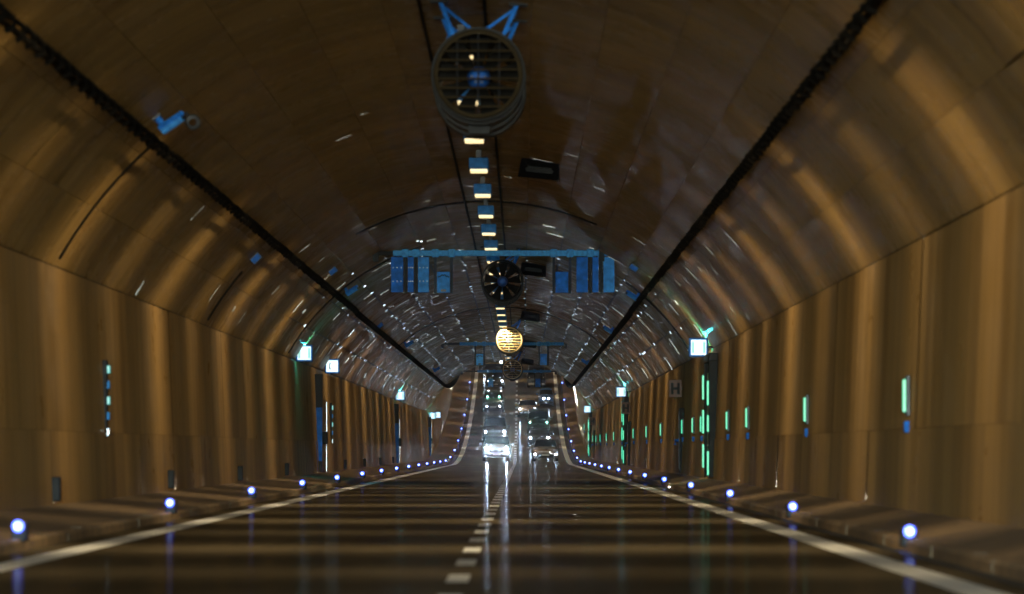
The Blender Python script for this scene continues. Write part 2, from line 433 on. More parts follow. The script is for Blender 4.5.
# ------------------------------------------------------------------ ceiling luminaires (with their own light)
DOWN=-1.0
def luminaire_light():
    l=bpy.data.lights.new('luminaire_light','POINT'); l.shadow_soft_size=.10; l.energy=1.0; l.color=(1,1,1)
    l.use_nodes=True; t=l.node_tree; L=t.links; em=t.nodes['Emission']
    tc=N(t,'ShaderNodeTexCoord'); sp=N(t,'ShaderNodeSeparateXYZ'); L.new(tc.outputs['Normal'],sp.inputs[0])
    def mth(op,a,b=None,c=None):
        n=N(t,'ShaderNodeMath',operation=op)
        for i,v in enumerate((a,b,c)):
            if v is None: continue
            if isinstance(v,(int,float)): n.inputs[i].default_value=v
            else: L.new(v,n.inputs[i])
        return n.outputs[0]
    # narrow along the tunnel, wide across it: a tunnel luminaire's photometry
    dy=mth('MULTIPLY',sp.outputs[1],sp.outputs[1])
    beam=mth('POWER',2.718,mth('MULTIPLY',dy,-1/(.36*.36)))
    beam=mth('ADD',beam,.05)
    az=mth('MULTIPLY',sp.outputs[2],DOWN)
    cut=N(t,'ShaderNodeMapRange'); cut.interpolation_type='SMOOTHSTEP'; cut.inputs[1].default_value=.17; cut.inputs[2].default_value=.40; cut.inputs[3].default_value=0.0; cut.inputs[4].default_value=1
    L.new(az,cut.inputs[0])
    side=mth('ADD',mth('MULTIPLY',mth('MULTIPLY',sp.outputs[0],sp.outputs[0]),0.9),.95)
    L.new(mth('MULTIPLY',mth('MULTIPLY',beam,cut.outputs[0]),side),em.inputs['Strength'])
    em.inputs['Color'].default_value=(*LAMP_COL,1)
    return l
LUM_P=1200.0*S
lum_strong=luminaire_light(); lum_strong.energy=LUM_P
lum_weak=lum_strong.copy(); lum_weak.energy=LUM_P*.42
def luminaire():
    t=thing('ceiling_luminaire','x','luminaire')
    MB().box(-.19,.19,-.60,.60,.02,.24,ch=.02).build('housing',M['bluelight'],t)
    MB().box(-.165,.165,-.45,.45,-.012,.021).build('light_strip',M['lamp_strip'],t)
    for y_ in (-.4,.4): MB().box(-.05,.05,y_-.03,y_+.03,.238,.40).build('bracket',M['steel'],t)
    l=bpy.data.objects.new('lamp',lum_strong); C.objects.link(l); l.parent=t; l.location=(0,0,-.16)
    return t
LSP=9.65; LY=[88.8+LSP*k for k in range(-12,47)]
first=None; vis=0
for k,y in enumerate(LY):
    t=first if first else None
    if t is None: t=first=luminaire()
    else: t=copy_tree(first)
    t.location=(0,y,6.47+zr(y)); t.rotation_euler=(math.atan(slope(y)),0,0)
    for c in t.children:
        if c.type=='LIGHT' and k%2: c.data=lum_weak
    if y < 86:
        t['label']='warm ceiling luminaire at the crown between the portal and the big near jet fan'
    elif y < 330:
        t['label']='%s warm lit ceiling luminaire in the row beyond the big near jet fan'%ORD[vis]; vis+=1
    else:
        t['label']='small warm ceiling luminaire over the rising far end of the tunnel'
    t['group']='luminaires along the tunnel crown'

# ------------------------------------------------------------------ conduits along the crown
def conduit(label,path,r=.03,m='cable'):
    mb=MB(); mb.tube(path,r,6)
    return tag(mb.build('conduit',M[m]),label,'conduit')
def arc_pt(a,y,off): return ((AR-off)*math.sin(a),y,AC+(AR-off)*math.cos(a)+zr(y))
for x_,lb in ((-.5,'thin dark conduit running along the crown left of the luminaires'),(.36,'thin dark conduit running along the crown right of the luminaires')):
    a=math.asin(x_/AR)
    conduit(lb,[arc_pt(a,y,.07) for y in ysteps(Y0,520)],.025)
for y,a0,a1,lb in ((69.2,-.72,-1.05,'dark conduit curving down the arch below the nearest left camera'),
                (102,-.86,-1.05,'short dark conduit below the junction box on the left arch'),
                (137.2,-.30,-1.05,'dark conduit arc on the left arch at the second camera'),
                (139.0,.62,1.05,'dark conduit arc on the right arch behind the near exit sign'),
                (118,-.50,.42,'dark conduit arc crossing the crown before the wide gantry'),
                (206,-.75,.75,'dark conduit arc crossing the crown before the yellow grilled fan')):
    conduit(lb,[arc_pt(a0+(a1-a0)*i/14,y,.05) for i in range(15)],.022)
def ring_cable(side):
    root=thing('hung_cable','thick black cable on hooks along the %s side of the arch'%('left' if side<0 else 'right'),'cable')
    ys=ysteps(Y0,560,4,4)
    mb=MB(); mb.tube([(side*4.12+.012*math.sin(y*.9),y,5.09+zr(y)+.015*math.sin(y*1.7)) for y in ysteps(Y0,560,1.5,4)],.038,8)
    mb.build('cable',M['cable'],root,True)
    h=MB(); h.tube([(0,0,-.075),(-side*.085,0,-.03),(-side*.08,0,.06),(0,0,.12),(side*.19,0,.20)],.03,6)
    f=None
    y=46.0
    while y < 150:
        if f is None: o=f=h.build('cable_hook',M['cable'],root)
        else: o=f.copy(); C.objects.link(o)
        o.location=(side*4.12,y,5.09+random.uniform(-.01,.01)); o.rotation_euler=(0,random.uniform(-.15,.15),0); y+=1.0
    mb=MB()
    while y < 420:
        mb.box(side*4.12-.055,side*4.12+.055,y-.05,y+.05,5.0+zr(y),5.18+zr(y)); mb.tube([(side*4.12,y,5.14+zr(y)),(side*4.29,y,5.27+zr(y))],.016,4); y+=1.0
    tag(mb.build('cable_hooks_far',M['cable'],root),kind='stuff')
ring_cable(-1); ring_cable(1)

# ------------------------------------------------------------------ jet fans
def jet_fan(label,y,x=.28,z=5.88,grille=None,bars=9,vert=3,spokes=9):
    t=thing('jet_fan',label,'fan',(x,y,z+zr(y)))
    ro,ri,ln=.60,.545,3.6
    MB().lathe([(ri+.03,.02),(ri+.045,-.012),(ro+.012,-.015),(ro+.02,.02),(ro+.008,.10),(ro,.30),(ro,ln-.3),(ro+.03,ln-.05),(ro+.03,ln),(ri,ln)],40).build('casing',M['casing'],t,True)
    MB().lathe([(ri-.002,.02),(ri-.002,ln)],40).build('liner',M['inner'],t,True)
    for yy in (.45,1.8,3.1): MB().lathe([(ro+.001,yy),(ro+.025,yy),(ro+.025,yy+.05),(ro+.001,yy+.05)],40).build('flange',M['casing'],t,True)
    hub=MB().lathe([(0,.40),(.06,.41),(.105,.45),(.125,.52),(.15,.60),(.15,1.5),(0,1.5)],24).build('hub',M['hub'],t,True)
    mb=MB()
    for k in range(6):
        a=2*math.pi*k/6; mb.tube([(.085*math.cos(a),.415,.085*math.sin(a)),(.085*math.cos(a),.435,.085*math.sin(a))],.012,6)
    tag(mb.build('bolts',M['steel'],hub),kind='stuff')
    for k in range(spokes):
        a=2*math.pi*k/spokes+.15; mb=MB()
        rows=[]
        for i in range(6):
            r=.13+(ri-.02-.13)*i/5; wd=.075+.075*i/5; tw=R(50-28*i/5)
            ca,sa=math.cos(a),math.sin(a)
            row=[]
            for s_ in (-1,1):
                tx=s_*wd*math.cos(tw); ty=s_*wd*math.sin(tw)
                row.append(Vector((r*ca-tx*sa, .66+ty, r*sa+tx*ca)))
            rows.append(row)
        for p,q in zip(rows,rows[1:]):
            mb.face([p[0],p[1],q[1],q[0]])
            mb.face([v+Vector((0,.015,0)) for v in (q[0],q[1],p[1],p[0])])
        mb.build('blade',M['blade'],t,True)
    if grille:
        g=MB().lathe([(ri-.02,-.03),(ri+.02,-.045),(ri+.035,-.03),(ri,-.015)],40,close=True).build('guard_ring',grille,t,True)
        for k in range(bars):
            zz=-ri+2*ri*(k+1)/(bars+1); hw=math.sqrt(max(0,ri*ri-zz*zz))
            MB().tube([(-hw,-.03,zz),(0,-.05,zz),(hw,-.03,zz)],.014,6).build('guard_bar',grille,g)
        for k in range(vert):
            xx=-ri+2*ri*(k+1)/(vert+1); hw=math.sqrt(max(0,ri*ri-xx*xx))
            MB().tube([(xx,-.02,-hw),(xx,-.035,0),(xx,-.02,hw)],.010,6).build('guard_rod',M['steel'],g)
    top=6.9-z
    for s_ in (-1,1):
        for yy in (.5,3.05):
            xa=s_*.33; za=.55; zt=AC+math.sqrt(AR**2-(x+s_*.52)**2)-z-.0
            MB().tube([(xa,yy,za),(s_*.52,yy,zt+.02)],.032,6).build('hanger_bracket',M['galv'],t)
            MB().tube([(s_*.50,yy,zt-.06),(s_*.06,yy,.60)],.022,6).build('brace_rod',M['galv'],t)
            MB().box(s_*.52-.12,s_*.52+.12,yy-.1,yy+.1,zt-.04,zt+.03).build('foot_plate',M['black'],t)
    MB().box(-.14,.14,1.2,1.5,-.70,-.585).build('terminal_box',M['black'],t)
    return t
jet_fan('large dark jet fan with barred guard and blue hub hanging nearest at top',65.0,grille=M['grille_dark'],bars=8,vert=3)
jet_fan('dark jet fan with bare blades and blue hub behind the wide gantry',145.0)
jet_fan('jet fan with bright yellow barred guard in front of the second gantry',224.0,grille=M['grille'],bars=8,vert=3)
jet_fan('small dark jet fan with orange lower bars above the far cars',298.0,z=5.75,grille=M['grille'],bars=9,vert=3)

# ------------------------------------------------------------------ dark loudspeaker housings under the crown
for i,(y,lb) in enumerate(((100,'black trapezoid loudspeaker housing under the crown, nearest of its row'),(156,'black loudspeaker housing just right of the bare bladed jet fan'),(211,'black loudspeaker housing above the yellow grilled jet fan'),(266,'small black loudspeaker housing behind the second gantry'),(321,'tiny black loudspeaker housing over the far queue of cars'))):
    t=thing('loudspeaker',lb,'loudspeaker',(1.2,y,6.60+zr(y)),(0,R(6),0),'loudspeakers under the crown')
    mb=MB(); fr=[(-.42,-.19),(.42,-.19),(.38,.19),(-.38,.19)]; bk=[(-.30,-.13),(.30,-.13),(.28,.16),(-.28,.16)]
    F_=[Vector((a,0,b)) for a,b in fr]; B_=[Vector((a,.7,b)) for a,b in bk]
    for k in range(4): mb.face([F_[k],F_[(k+1)%4],B_[(k+1)%4],B_[k]])
    mb.face(B_); mb.build('horn',M['black'],t)
    In=[Vector((a*.62,.22,b*.30)) for a,b in fr]; mb=MB()
    for k in range(4): mb.face([F_[k],F_[(k+1)%4],In[(k+1)%4],In[k]])
    mb.face(In); mb.build('mouth',M['black'],t)
    MB().box(-.28,.28,.10,.14,-.03,.01).build('diffuser_bar',M['black'],t)
    MB().box(-.05,.05,.3,.4,.15,.36).build('bracket',M['steel'],t)

# ------------------------------------------------------------------ sign gantries (seen from the back)
def gantry(label,y,half,z,large):
    t=thing('sign_gantry',label,'gantry',(RC+.06,y,zr(y)))
    # square beam with end arms bolted to the arch
    MB().box(-half,half,-.07,.07,z-.075,z+.075,ch=.012).build('beam',M['beam'],t)
    xe=math.sqrt(AR**2-(z-AC)**2)
    for s_ in (-1,1):
        MB().tube([(s_*(half-.02),.0,z),(s_*(xe-.02)-.34*0-(RC+.06),.05,z+.0)],.06,6).build('end_arm',M['steel'],t)
        mb=MB(); xx=s_*(xe+.0)-(RC+.06); mb.box(xx-.10,xx+.04,-.2,.2,z-.22,z+.16); mb.build('anchor_plate',M['black'],t)
    zb=z-1.04
    def post(x): MB().box(x-.035,x+.035,-.05,.02,zb-.02,z-.08,ch=.006).build('hanger_post',M['black'],t); MB().box(x-.09,x+.09,-.10,.09,z-.105,z+.105,ch=.015).build('clamp',M['beam'],t)
    def small(xa,xb,deco,m):
        p=MB().box(xa,xb,.025,.12,zb,zb+.55,ch=.012).build('signal_box',m,t)
        if deco:
            MB().tube([(xa+.03+(xb-xa-.06)*i/16,.012,zb+.40+.06*math.sin(i/16*math.pi*1.0)+.02*math.sin(i*1.4)) for i in range(17)],.012,5).build('cable_loop',M['black'],p)
            MB().box(xa+.10,xb-.10,.008,.026,zb+.02,zb+.09).build('cover_plate',M['steel'],p)
    for s_ in (-1,1):
        xs=sorted((s_*1.35,s_*1.78))
        for x in xs: post(x)
        small(xs[0]+.045,xs[1]-.045,s_<0,M['bluelight'] if s_<0 else M['bluep'])
    if large:
        for s_ in (-1,1):
            e0,e1=1.95,2.95
            xs=[(e0,e0+.29),(e0+.40,e0+.56),(e0+.68,e1)] if s_<0 else [(e0,e0+.30),(e0+.42,e0+.58),(e0+.71,e1)]
            p0=None
            for j,(a,b) in enumerate(xs):
                xa,xb=sorted((s_*a,s_*b))
                p=MB().box(xa,xb,.03,.15,zb+.01,z-.10,ch=.010).build('sign_panel',(M['bluelight'],M['bluep'],M['bluep'])[j] if s_<0 else (M['bluep'],M['bluep'],M['bluelight'])[j],t)
                if s_<0:
                    mb=MB()
                    for zz in (zb+.30,zb+.66):
                        for k in range(3): xx=xa+(xb-xa)*(k+.5)/3; mb.box(xx-.014,xx+.014,.018,.031,zz-.014,zz+.014)
                    tag(mb.build('rivets',M['rivet'],p),kind='stuff')
            for x in ((xs[0][1]+xs[1][0])/2,(xs[1][1]+xs[2][0])/2): post(s_*x)
    return t
gantry('wide blue sign gantry with large sign backs on both ends',132.0,2.9,6.17,True)
gantry('blue sign gantry with two small boxes behind the yellow grilled fan',245.0,2.55,6.15,False)
gantry('farthest small blue gantry across the tunnel above the queue of cars',332.0,2.45,6.10,False)

# ------------------------------------------------------------------ cameras and boxes on the arch
def arch_cam(label,side,y,a=.68):
    a=a*side
    t=thing('surveillance_camera',label,'camera',arc_pt(a,y,0),(0,a,0),'cameras on the arch'); t.scale=(.58,)*3
    # local frame: +z points out of the lining, so everything sits at z < 0
    MB().box(-.12,.12,-.12,.12,-.05,-.0,ch=.01).build('mount_plate',M['steel'],t)
    MB().tube([(0,0,-.04),(side*-.02,-.02,-.22),(side*-.05,-.06,-.30)],[.055,.045,.04],8).build('arm',M['galv'],t,True)
    mb=MB(); d=Vector((-side*.60,-.50,-.10)); p=Vector((side*.13,.02,-.36))
    mb.tube([p,p+d*.1,p+d*.75,p+d],[.02,.10,.085,.075],10); mb.build('housing',M['bluelight'],t,True)
    mb=MB(); q=p+Vector((0,0,.10)); mb.tube([q+d*.05,q+d*1.1],[.075,.06],4); mb.build('sun_shield',M['galv'],t)
    mb=MB(); mb.tube([p+d*.98,p+d*1.04],[.06,.06],10); mb.build('lens',M['black'],t)
    MB().box(-.08,.08,.12,.26,-.16,-.02,ch=.01).build('junction_box',M['bluep'],t)
    return t
for i,y in enumerate((67,138,208,275)):
    arch_cam(('blue camera on the left arch above the cable, nearest of four','second blue camera on the left arch, beside the wide gantry','third camera on the left arch above the cable','farthest small camera on the left arch')[i],-1,y)
for i,y in enumerate((140,180,246)):
    arch_cam(('blue camera on the right arch beside the wide gantry','middle camera on the right arch above the cable','farthest small camera on the right arch by the cable end')[i],1,y,.70)
t=thing('ring_sensor','round dark ring shaped sensor on the left arch beside the nearest camera','sensor',arc_pt(-.63,69,0),(0,-.63,0))
MB().lathe([(.05,-.04),(.095,-.05),(.115,0),(.10,.04),(.05,.04)],20,Matrix.Translation((0,0,-.18)),close=True).build('ring',M['steel'],t,True)
MB().tube([(0,0,0),(0,0,-.09)],.03,6).build('stem',M['steel'],t)
for side,y,a,lb in ((-1,102,.80,'small blue junction box below the cable on the left arch'),(-1,126,.66,'small dark junction box above the cable on the left arch'),(1,128,.62,'small blue junction box above the cable on the right arch'),(-1,175,.70,'tiny dark junction box between left arch cameras')):
    t=thing('junction_box',lb,'junction box',arc_pt(side*a,y,0),(0,side*a,0))
    MB().box(-.12,.12,-.15,.15,-.16,0,ch=.015).build('box',M['steel'],t); MB().box(-.10,.10,-.165,-.149,-.14,-.03).build('lid',M['bluep'],t)

# ------------------------------------------------------------------ kerb marker lights
def kerb_light(side):
    t=thing('kerb_light','x','kerb light')
    MB().box(-.075,.075,-.05,.08,-.15,.05,ch=.015).build('housing',M['steel'],t)
    ln=MB().lathe([(0,-.084),(.028,-.082),(.05,-.075),(.062,-.058)],12).build('lens',M['blue_led_halo'],t,True)  # blue rim of the lens stands in for the glow round the lamp
    MB().lathe([(0,-.094),(.020,-.092),(.030,-.082)],12).build('led_core',M['led_core'],ln,True)
    return t
kb=kerb_light(1); used=False
for side in (-1,1):
    for k in range(21):
        y=49.0+21.1*k
        t=kb if not used else copy_tree(kb); used=True
        t.location=((KL-.02 if side<0 else KR+.02),y,(.245 if side<0 else .195)+zr(y)); t.rotation_euler=(math.atan(slope(y)),0,R(10)*side)
        t['label']='%s blue kerb light on the %s kerb counting from the camera'%(ORD[k],'left' if side<0 else 'right')
        t['group']='blue lights along the kerbs'

# ------------------------------------------------------------------ green wall lights, exit doors, exit signs
def green_light(y):
    t=thing('green_wall_light','x','wall light')
    MB().box(-.05,.0,-.09,.09,-.24,.26,ch=.012).build('back_plate',M['steel'],t)
    MB().box(-.085,-.048,-.045,.045,-.19,.21,ch=.012).build('light_tube',M['green_led'],t)
    MB().box(-.07,0,-.07,.07,-.44,-.30,ch=.012).build('blue_button',M['bluep'],t)
    return t
gl=[61,82.5,104,114,130.5,137,146,168.5,188,210,218,234,255,277,299,316,330,352,376]
g0=None
for k,y in enumerate(gl):
    t=g0 if g0 is None else copy_tree(g0)
    if t is None: t=g0=green_light(y)
    t.location=(wx(1.66)-.0,y,1.64+zr(y))
    t['label']='%s small green light bar on the right wall counting from the camera'%ORD[k]; t['group']='green light bars on the right wall'
def exit_door(label,y):
    t=thing('exit_door',label,'exit door',(wx(.3),y,zr(y)))
    W2=1.6
    MB().box(-.03,.03,-W2+.16,W2-.16,.30,2.9,ch=.01).build('door_leaf',M['door'],t)
    for s_ in (-1,1):
        MB().box(-.10,.12,s_*W2-.11,s_*W2+.11,.30,3.15,ch=.012).build('door_jamb',M['black'],t)
    MB().box(-.10,.12,-W2-.16,W2+.16,3.15,3.35,ch=.012).build('door_head',M['black'],t)
    h=MB(); h.tube([(-.05,-.9,1.1),(-.10,-.9,1.1),(-.10,-.6,1.1),(-.05,-.6,1.1)],.018,6); h.build('push_bar',M['trim'],t)
    for s_,zs in ((-1,((.36,.95),(1.42,1.83),(2.07,2.67))),(1,((.53,1.12),(1.39,1.98),(2.24,2.85)))):
        for a,b in zs: MB().box(-.145,-.098,s_*W2-.05,s_*W2+.05,a,b,ch=.012).build('green_light_bar',M['green_led'],t)
    return t
exit_door('near emergency exit with tall stacked green light bars under a lit sign',124.0)
exit_door('second emergency exit on the right wall, smaller stacked green light bars',226.0)
exit_door('farthest emergency exit on the right wall where the road bends up',342.0)
teal_l=bpy.data.lights.new('sign_side_light','POINT'); teal_l.color=(.06,.75,.85); teal_l.energy=100*S; teal_l.shadow_soft_size=.06
def lit_sign(label,x,y,z,phone=False,glow_=True):
    t=thing('lit_sign',label,'sign',(x,y,z+zr(y)))
    sd=1 if x>0 else -1
    MB().box(-.24,.24,0,.14,-.24,.24,ch=.02).build('housing',M['bluep'],t)
    f=MB().box(-.19,.19,-.014,.001,-.19,.19).build('sign_face',M['sign_white'],t)
    if phone:
        MB().tube([(-.085+.05*(1-math.cos(a)) ,-.02,.0+.115*math.sin(a)) for a in [(-1.15+2.3*i/10) for i in range(11)]],[.026,.03,.02,.016,.015,.015,.015,.016,.02,.03,.026],6).build('handset_symbol',M['black'],f)
    else:
        for s_ in (-1,1): MB().box(s_*.14-.03,s_*.14+.03,-.020,-.013,-.15,.15).build('green_bar_symbol',M['sign_teal'],f)
    MB().tube([(sd*.2,.07,0),(sd*(wx(z)-abs(x)+.03),.07,.02)],.03,6).build('wall_arm',M['steel'],t)
    if not phone and glow_:
        l=bpy.data.objects.new('side_glow',teal_l); C.objects.link(l); l.parent=t; l.location=(0,.55,.21)
    return t
lit_sign('white lit exit sign with teal bars above the near right exit door',5.30,126,3.56)
lit_sign('second lit exit sign on the right wall above a brown plate',5.30,224.5,3.56)
lit_sign('farthest lit exit sign on the right wall before the bend',5.30,340,3.56)
lit_sign('teal edged lit exit sign on the left wall, nearest left sign',-5.38,143,3.74)
lit_sign('white lit sign with a telephone handset symbol on the left wall',-5.34,163,3.70,True)
lit_sign('lit exit sign on the left wall above the second dark post',-5.36,255,3.72)
lit_sign('distant lit exit sign on the left wall, one of a close pair, left',-5.36,347,3.05)
lit_sign('distant lit telephone sign on the left wall, one of a close pair, right',-5.36,368,2.75,True)
# hydrant plates on the right wall
def letter_H(parent,m,w_=.26,h_=.34,y=-.02,bar=.075):
    mb=MB(); mb.box(-w_/2,-w_/2+bar,y,y+.012,-h_/2,h_/2); mb.box(w_/2-bar,w_/2,y,y+.012,-h_/2,h_/2); mb.box(-w_/2+bar,w_/2-bar,y,y+.012,-bar/2,bar/2)
    return mb.build('letter',m,parent)
for y,lb in ((149,'near brown plate with a black letter H on the right wall'),(220,'second brown plate with a black letter H on the right wall'),(325,'farthest brown plate with a black letter H on the right wall')):
    t=thing('hydrant_plate',lb,'sign',(5.42,y,2.80+zr(y)))
    p=MB().box(-.19,.19,0,.03,-.26,.26,ch=.008).build('plate',M['brown'],t); letter_H(p,M['black'])
    MB().box(.10,.24,.03,.07,-.04,.04).build('bracket',M['steel'],t)
    t=thing('hydrant_cabinet',lb.replace('brown plate with a black letter H','narrow dark hydrant cabinet below the H plate'),'cabinet',(wx(1),y-2.2,zr(y)))
    MB().box(-.09,.06,-.35,.35,.30,2.2,ch=.015).build('cabinet_body',M['black'],t); MB().box(-.105,-.088,-.30,.30,.4,2.1).build('cabinet_door',M['steel'],t)
    MB().tube([(-.10,-.1,1.25),(-.20,-.15,1.25),(-.22,-.15,1.12)],.05,8).build('valve',M['bluep'],t,True)
# emergency telephone posts on the left wall
for y,lb,hh in ((157,'tall dark and blue emergency telephone post under the handset sign',3.35),(254,'tall dark emergency post on the left wall under the second lit sign',3.3),(345,'farthest dark emergency post on the left wall',3.0)):
    t=thing('emergency_post',lb,'emergency post',(-wx(1.5),y,zr(y)))
    MB().box(-.1,.16,-.12,.12,2.3,hh,ch=.015).build('upper_post',M['black'],t)
    MB().box(-.1,.15,-.10,.10,.29,2.3,ch=.015).build('lower_post',M['bluep'],t)
    MB().box(-.1,.10,5.3,5.55,.28,2.55,ch=.012).build('steel_trim',M['trim'],t)
    MB().box(-.1,.07,.12,5.3,.30,2.6).build('door_panel',M['wall'],t)
    MB().box(-.02,.24,2.2,2.6,1.15,1.55,ch=.03).build('handset_box',M['black'],t)
for y,za,zb,lb in ((77.0,1.17,2.37,'narrow vertical strip with small lit segments on the near left wall'),(168,1.15,2.55,'narrow vertical lit strip on the left wall behind the telephone post')):
    t=thing('wall_strip',lb,'wall light',(-wx(1.7),y,0))
    MB().box(-.03,.05,-.10,.10,za,zb,ch=.01).build('rail',M['black'],t)
    n=5
    for k in range(n):
        z0=za+(zb-za)*(k+.15)/n; z1=z0+(zb-za)*.5/n
        MB().box(.048,.085,-.12,.06,z0,z1,ch=.008).build('lit_segment',(M['trim'],M['bluelight'],M['sign_teal'],M['bluelight'],M['sign_teal'])[k],t)
for k in range(9):
    y=68+22.2*k
    t=thing('low_wall_marker','%s small dark marker box low on the left wall from the camera'%ORD[k],'marker',(-wx(.3),y,zr(y)),group='marker boxes low on the left wall')
    MB().box(-.02,.10,-.09,.09,.29,.62,ch=.012).build('box',M['black'],t)
    MB().box(.02,.085,-.104,-.089,.33,.58).build('reflector',M['black'],t)

# ------------------------------------------------------------------ vehicles
def car_paint(name,col,metal=.3): return plain(name,col,.28,metal,var=.06,scale=2,coat=.6)
beam_d={}; BEAM=.011
def beam(power,col):
    k=(power,col)
    if k not in beam_d:
        l=bpy.data.lights.new('headlight_beam','SPOT'); l.energy=power*BEAM*S; l.color=col; l.spot_size=R(20); l.spot_blend=1.0; l.shadow_soft_size=.08
        beam_d[k]=l
    return beam_d[k]
def car(name,cat,label,X,Y,W,L,H,paint,hz=.72,hx=None,head='head',power=4000,col=(.62,.80,1.0),shape='hatch',hr=.085,aux=None,roofrail=False,white_bumper=False):
    t=thing(name,label,cat,(X,Y,zr(Y)),(math.atan(slope(Y)),0,0))
    hw=W/2; f=0.0                                     # local y=0 at the front, +y to the rear
    if shape=='van':   st=[(0,.30,.75,.86,.93,.80),(.12,.24,.88,.98,.98,.86),(.75,.22,1.02,1.16,1,.86),(1.55,.22,1.08,H-.08,1,.82),(2.1,.22,1.08,H,1,.82),(L-.3,.22,1.08,H,1,.82),(L-.05,.25,1.06,H-.08,.98,.80),(L,.30,1.0,H-.25,.96,.78)]
    elif shape=='suv': st=[(0,.32,.80,.90,.90,.76),(.12,.26,.95,1.02,.97,.84),(1.05,.24,1.04,1.14,1,.86),(1.75,.24,1.06,H-.06,1,.76),(2.4,.24,1.06,H,1,.76),(L-.7,.24,1.06,H-.05,1,.75),(L-.15,.28,1.05,H-.4,.97,.78),(L,.34,.95,1.1,.93,.78)]
    else:              st=[(0,.28,.58,.66,.86,.72),(.12,.22,.72,.80,.95,.82),(1.0,.20,.86,.95,1,.84),(1.75,.20,.90,H-.05,1,.70),(2.4,.20,.90,H,1,.70),(L-1.0,.20,.92,H-.06,1,.69),(L-.2,.24,.92,H-.42,.97,.74),(L,.30,.82,.92,.92,.76)]
    secs=[]
    for (y,lo,be,to,wb,wt) in st:
        a=hw*wb; b=hw*wt if to>be+.2 else hw*wb*.88
        secs.append([Vector((x,y,z)) for x,z in ((-a*.93,lo),(-a,lo+.22*(be-lo)+.05),(-a*.985,be),(-b,to-.03),(-b*.5,to+.005),(0,to+.02),(b*.5,to+.005),(b,to-.03),(a*.985,be),(a,lo+.22*(be-lo)+.05),(a*.93,lo))])
    mb=MB()
    for p,q in zip(secs,secs[1:]):
        for i in range(len(p)-1): mb.face([p[i],q[i],q[i+1],p[i+1]])
        mb.face([p[0],p[-1],q[-1],q[0]])
    mb.face(secs[0]); mb.face(secs[-1][::-1])
    body=mb.build('body',paint,t,True)
    def lerp(a,b,s_): return a+(b-a)*s_
    # windscreen and side windows lie 1 cm proud of the body
    a,b=secs[2],secs[3]; nrm=Vector((0,-.012,.012))
    cols=[3,4,5,6,7]; mb=MB()
    for i,j in zip(cols,cols[1:]): mb.face([lerp(a[i],b[i],.06)+nrm,lerp(a[j],b[j],.06)+nrm,lerp(a[j],b[j],.90)+nrm,lerp(a[i],b[i],.90)+nrm])
    mb.build('windscreen',M['glass'],t,True)
    for s_,ii,jj in ((-1,2,3),(1,8,7)):
        for n0,n1,ga,gb in ((3,4,.05,.92),(4,5,.08,.92)):
            off=Vector((s_*.012,0,0)); p,q=secs[n0],secs[n1]
            A_=lerp(p[ii],p[jj],.10); B_=lerp(q[ii],q[jj],.10); Cc=lerp(q[ii],q[jj],.86); D_=lerp(p[ii],p[jj],.86)
            MB().face([lerp(A_,B_,ga)+off,lerp(A_,B_,gb)+off,lerp(D_,Cc,gb)+off,lerp(D_,Cc,ga)+off]).build('side_window',M['glass'],t)
        mb=MB(); mb.box(s_*(hw+.02)-.0 if s_>0 else -hw-.20,hw+.20 if s_>0 else -hw-.02,1.25,1.40,st[3][2]+.02,st[3][2]+.19,ch=.03); mb.build('mirror',paint,t)
    # front: grille, bumper, plate
    zb=st[0][2]
    MB().box(-hw*.50,hw*.50,-.015,.04,zb-.20,zb-.05,ch=.008).build('grille',M['black'],t)
    MB().box(-hw*.86,hw*.86,-.035,.06,st[0][1]-.02,st[0][1]+.17,ch=.02).build('bumper',M['plate'] if white_bumper else M['black'],t)
    MB().box(-.26,.26,-.055,-.034,st[0][1]+.10,st[0][1]+.21).build('number_plate',M['plate'],t)
    hx=hx or hw*.74
    for s_ in (-1,1):
        mb=MB(); mb.lathe([(0,-.055),(hr*.6,-.045),(hr,-.01),(hr*1.05,.05)],14,Matrix.Translation((s_*hx,.02,hz)))
        mb.build('headlight',M[head],t,True)
        MB().box(s_*hx-hr*1.5,s_*hx+hr*1.5,-.0,.14,hz-hr*1.15,hz+hr*1.15,ch=.02).build('headlight_housing',M['trim'],t)
        if power:
            l=bpy.data.objects.new('headlight_beam',beam(power,col)); C.objects.link(l); l.parent=t; l.location=(s_*hx,-.12,hz); l.rotation_euler=(R(90-1.0),0,math.pi)
            l.rotation_euler=Vector((0,-1,-.085)).to_track_quat('-Z','Y').to_euler()
    if aux:
        for s_ in (-1,1):
            MB().lathe([(0,-.05),(.05,-.04),(.085,.0),(.085,.08)],12,Matrix.Translation((s_*aux[1],aux[3],aux[0]))).build('auxiliary_light',M[aux[2]],t,True)
    wr=.33 if shape!='suv' else .37
    for s_ in (-1,1):
        for yy in (.85,L-.85):
            Mx=Matrix.Translation((s_*(hw-.11),yy,wr))@Matrix.Rotation(R(90),4,'Z')
            wh=MB().lathe([(wr*.62,-.11),(wr*.95,-.11),(wr,-.07),(wr,.07),(wr*.95,.11),(wr*.62,.11)],18,Mx,close=True).build('wheel',M['tyre'],t,True)
            MB().lathe([(0,-.09),(wr*.61,-.10),(wr*.61,.10),(0,.09)],14,Mx).build('rim',M['rim'],wh,True)
    if roofrail:
        for s_ in (-1,1): MB().tube([(s_*hw*.66,2.0,H-.02),(s_*hw*.66,2.1,H+.05),(s_*hw*.66,L-1.0,H+.04),(s_*hw*.66,L-.9,H-.05)],.02,6).build('roof_rail',M['trim'],t)
    return t
P=car_paint
car('car','car','silver SUV with glaring white headlights at the front of the left lane',-.87,341,1.98,4.7,1.78,P('silver_paint',(.42,.46,.52)),hz=.86,hx=.66,head='head_main',power=80000,shape='suv',hr=.12,roofrail=True)
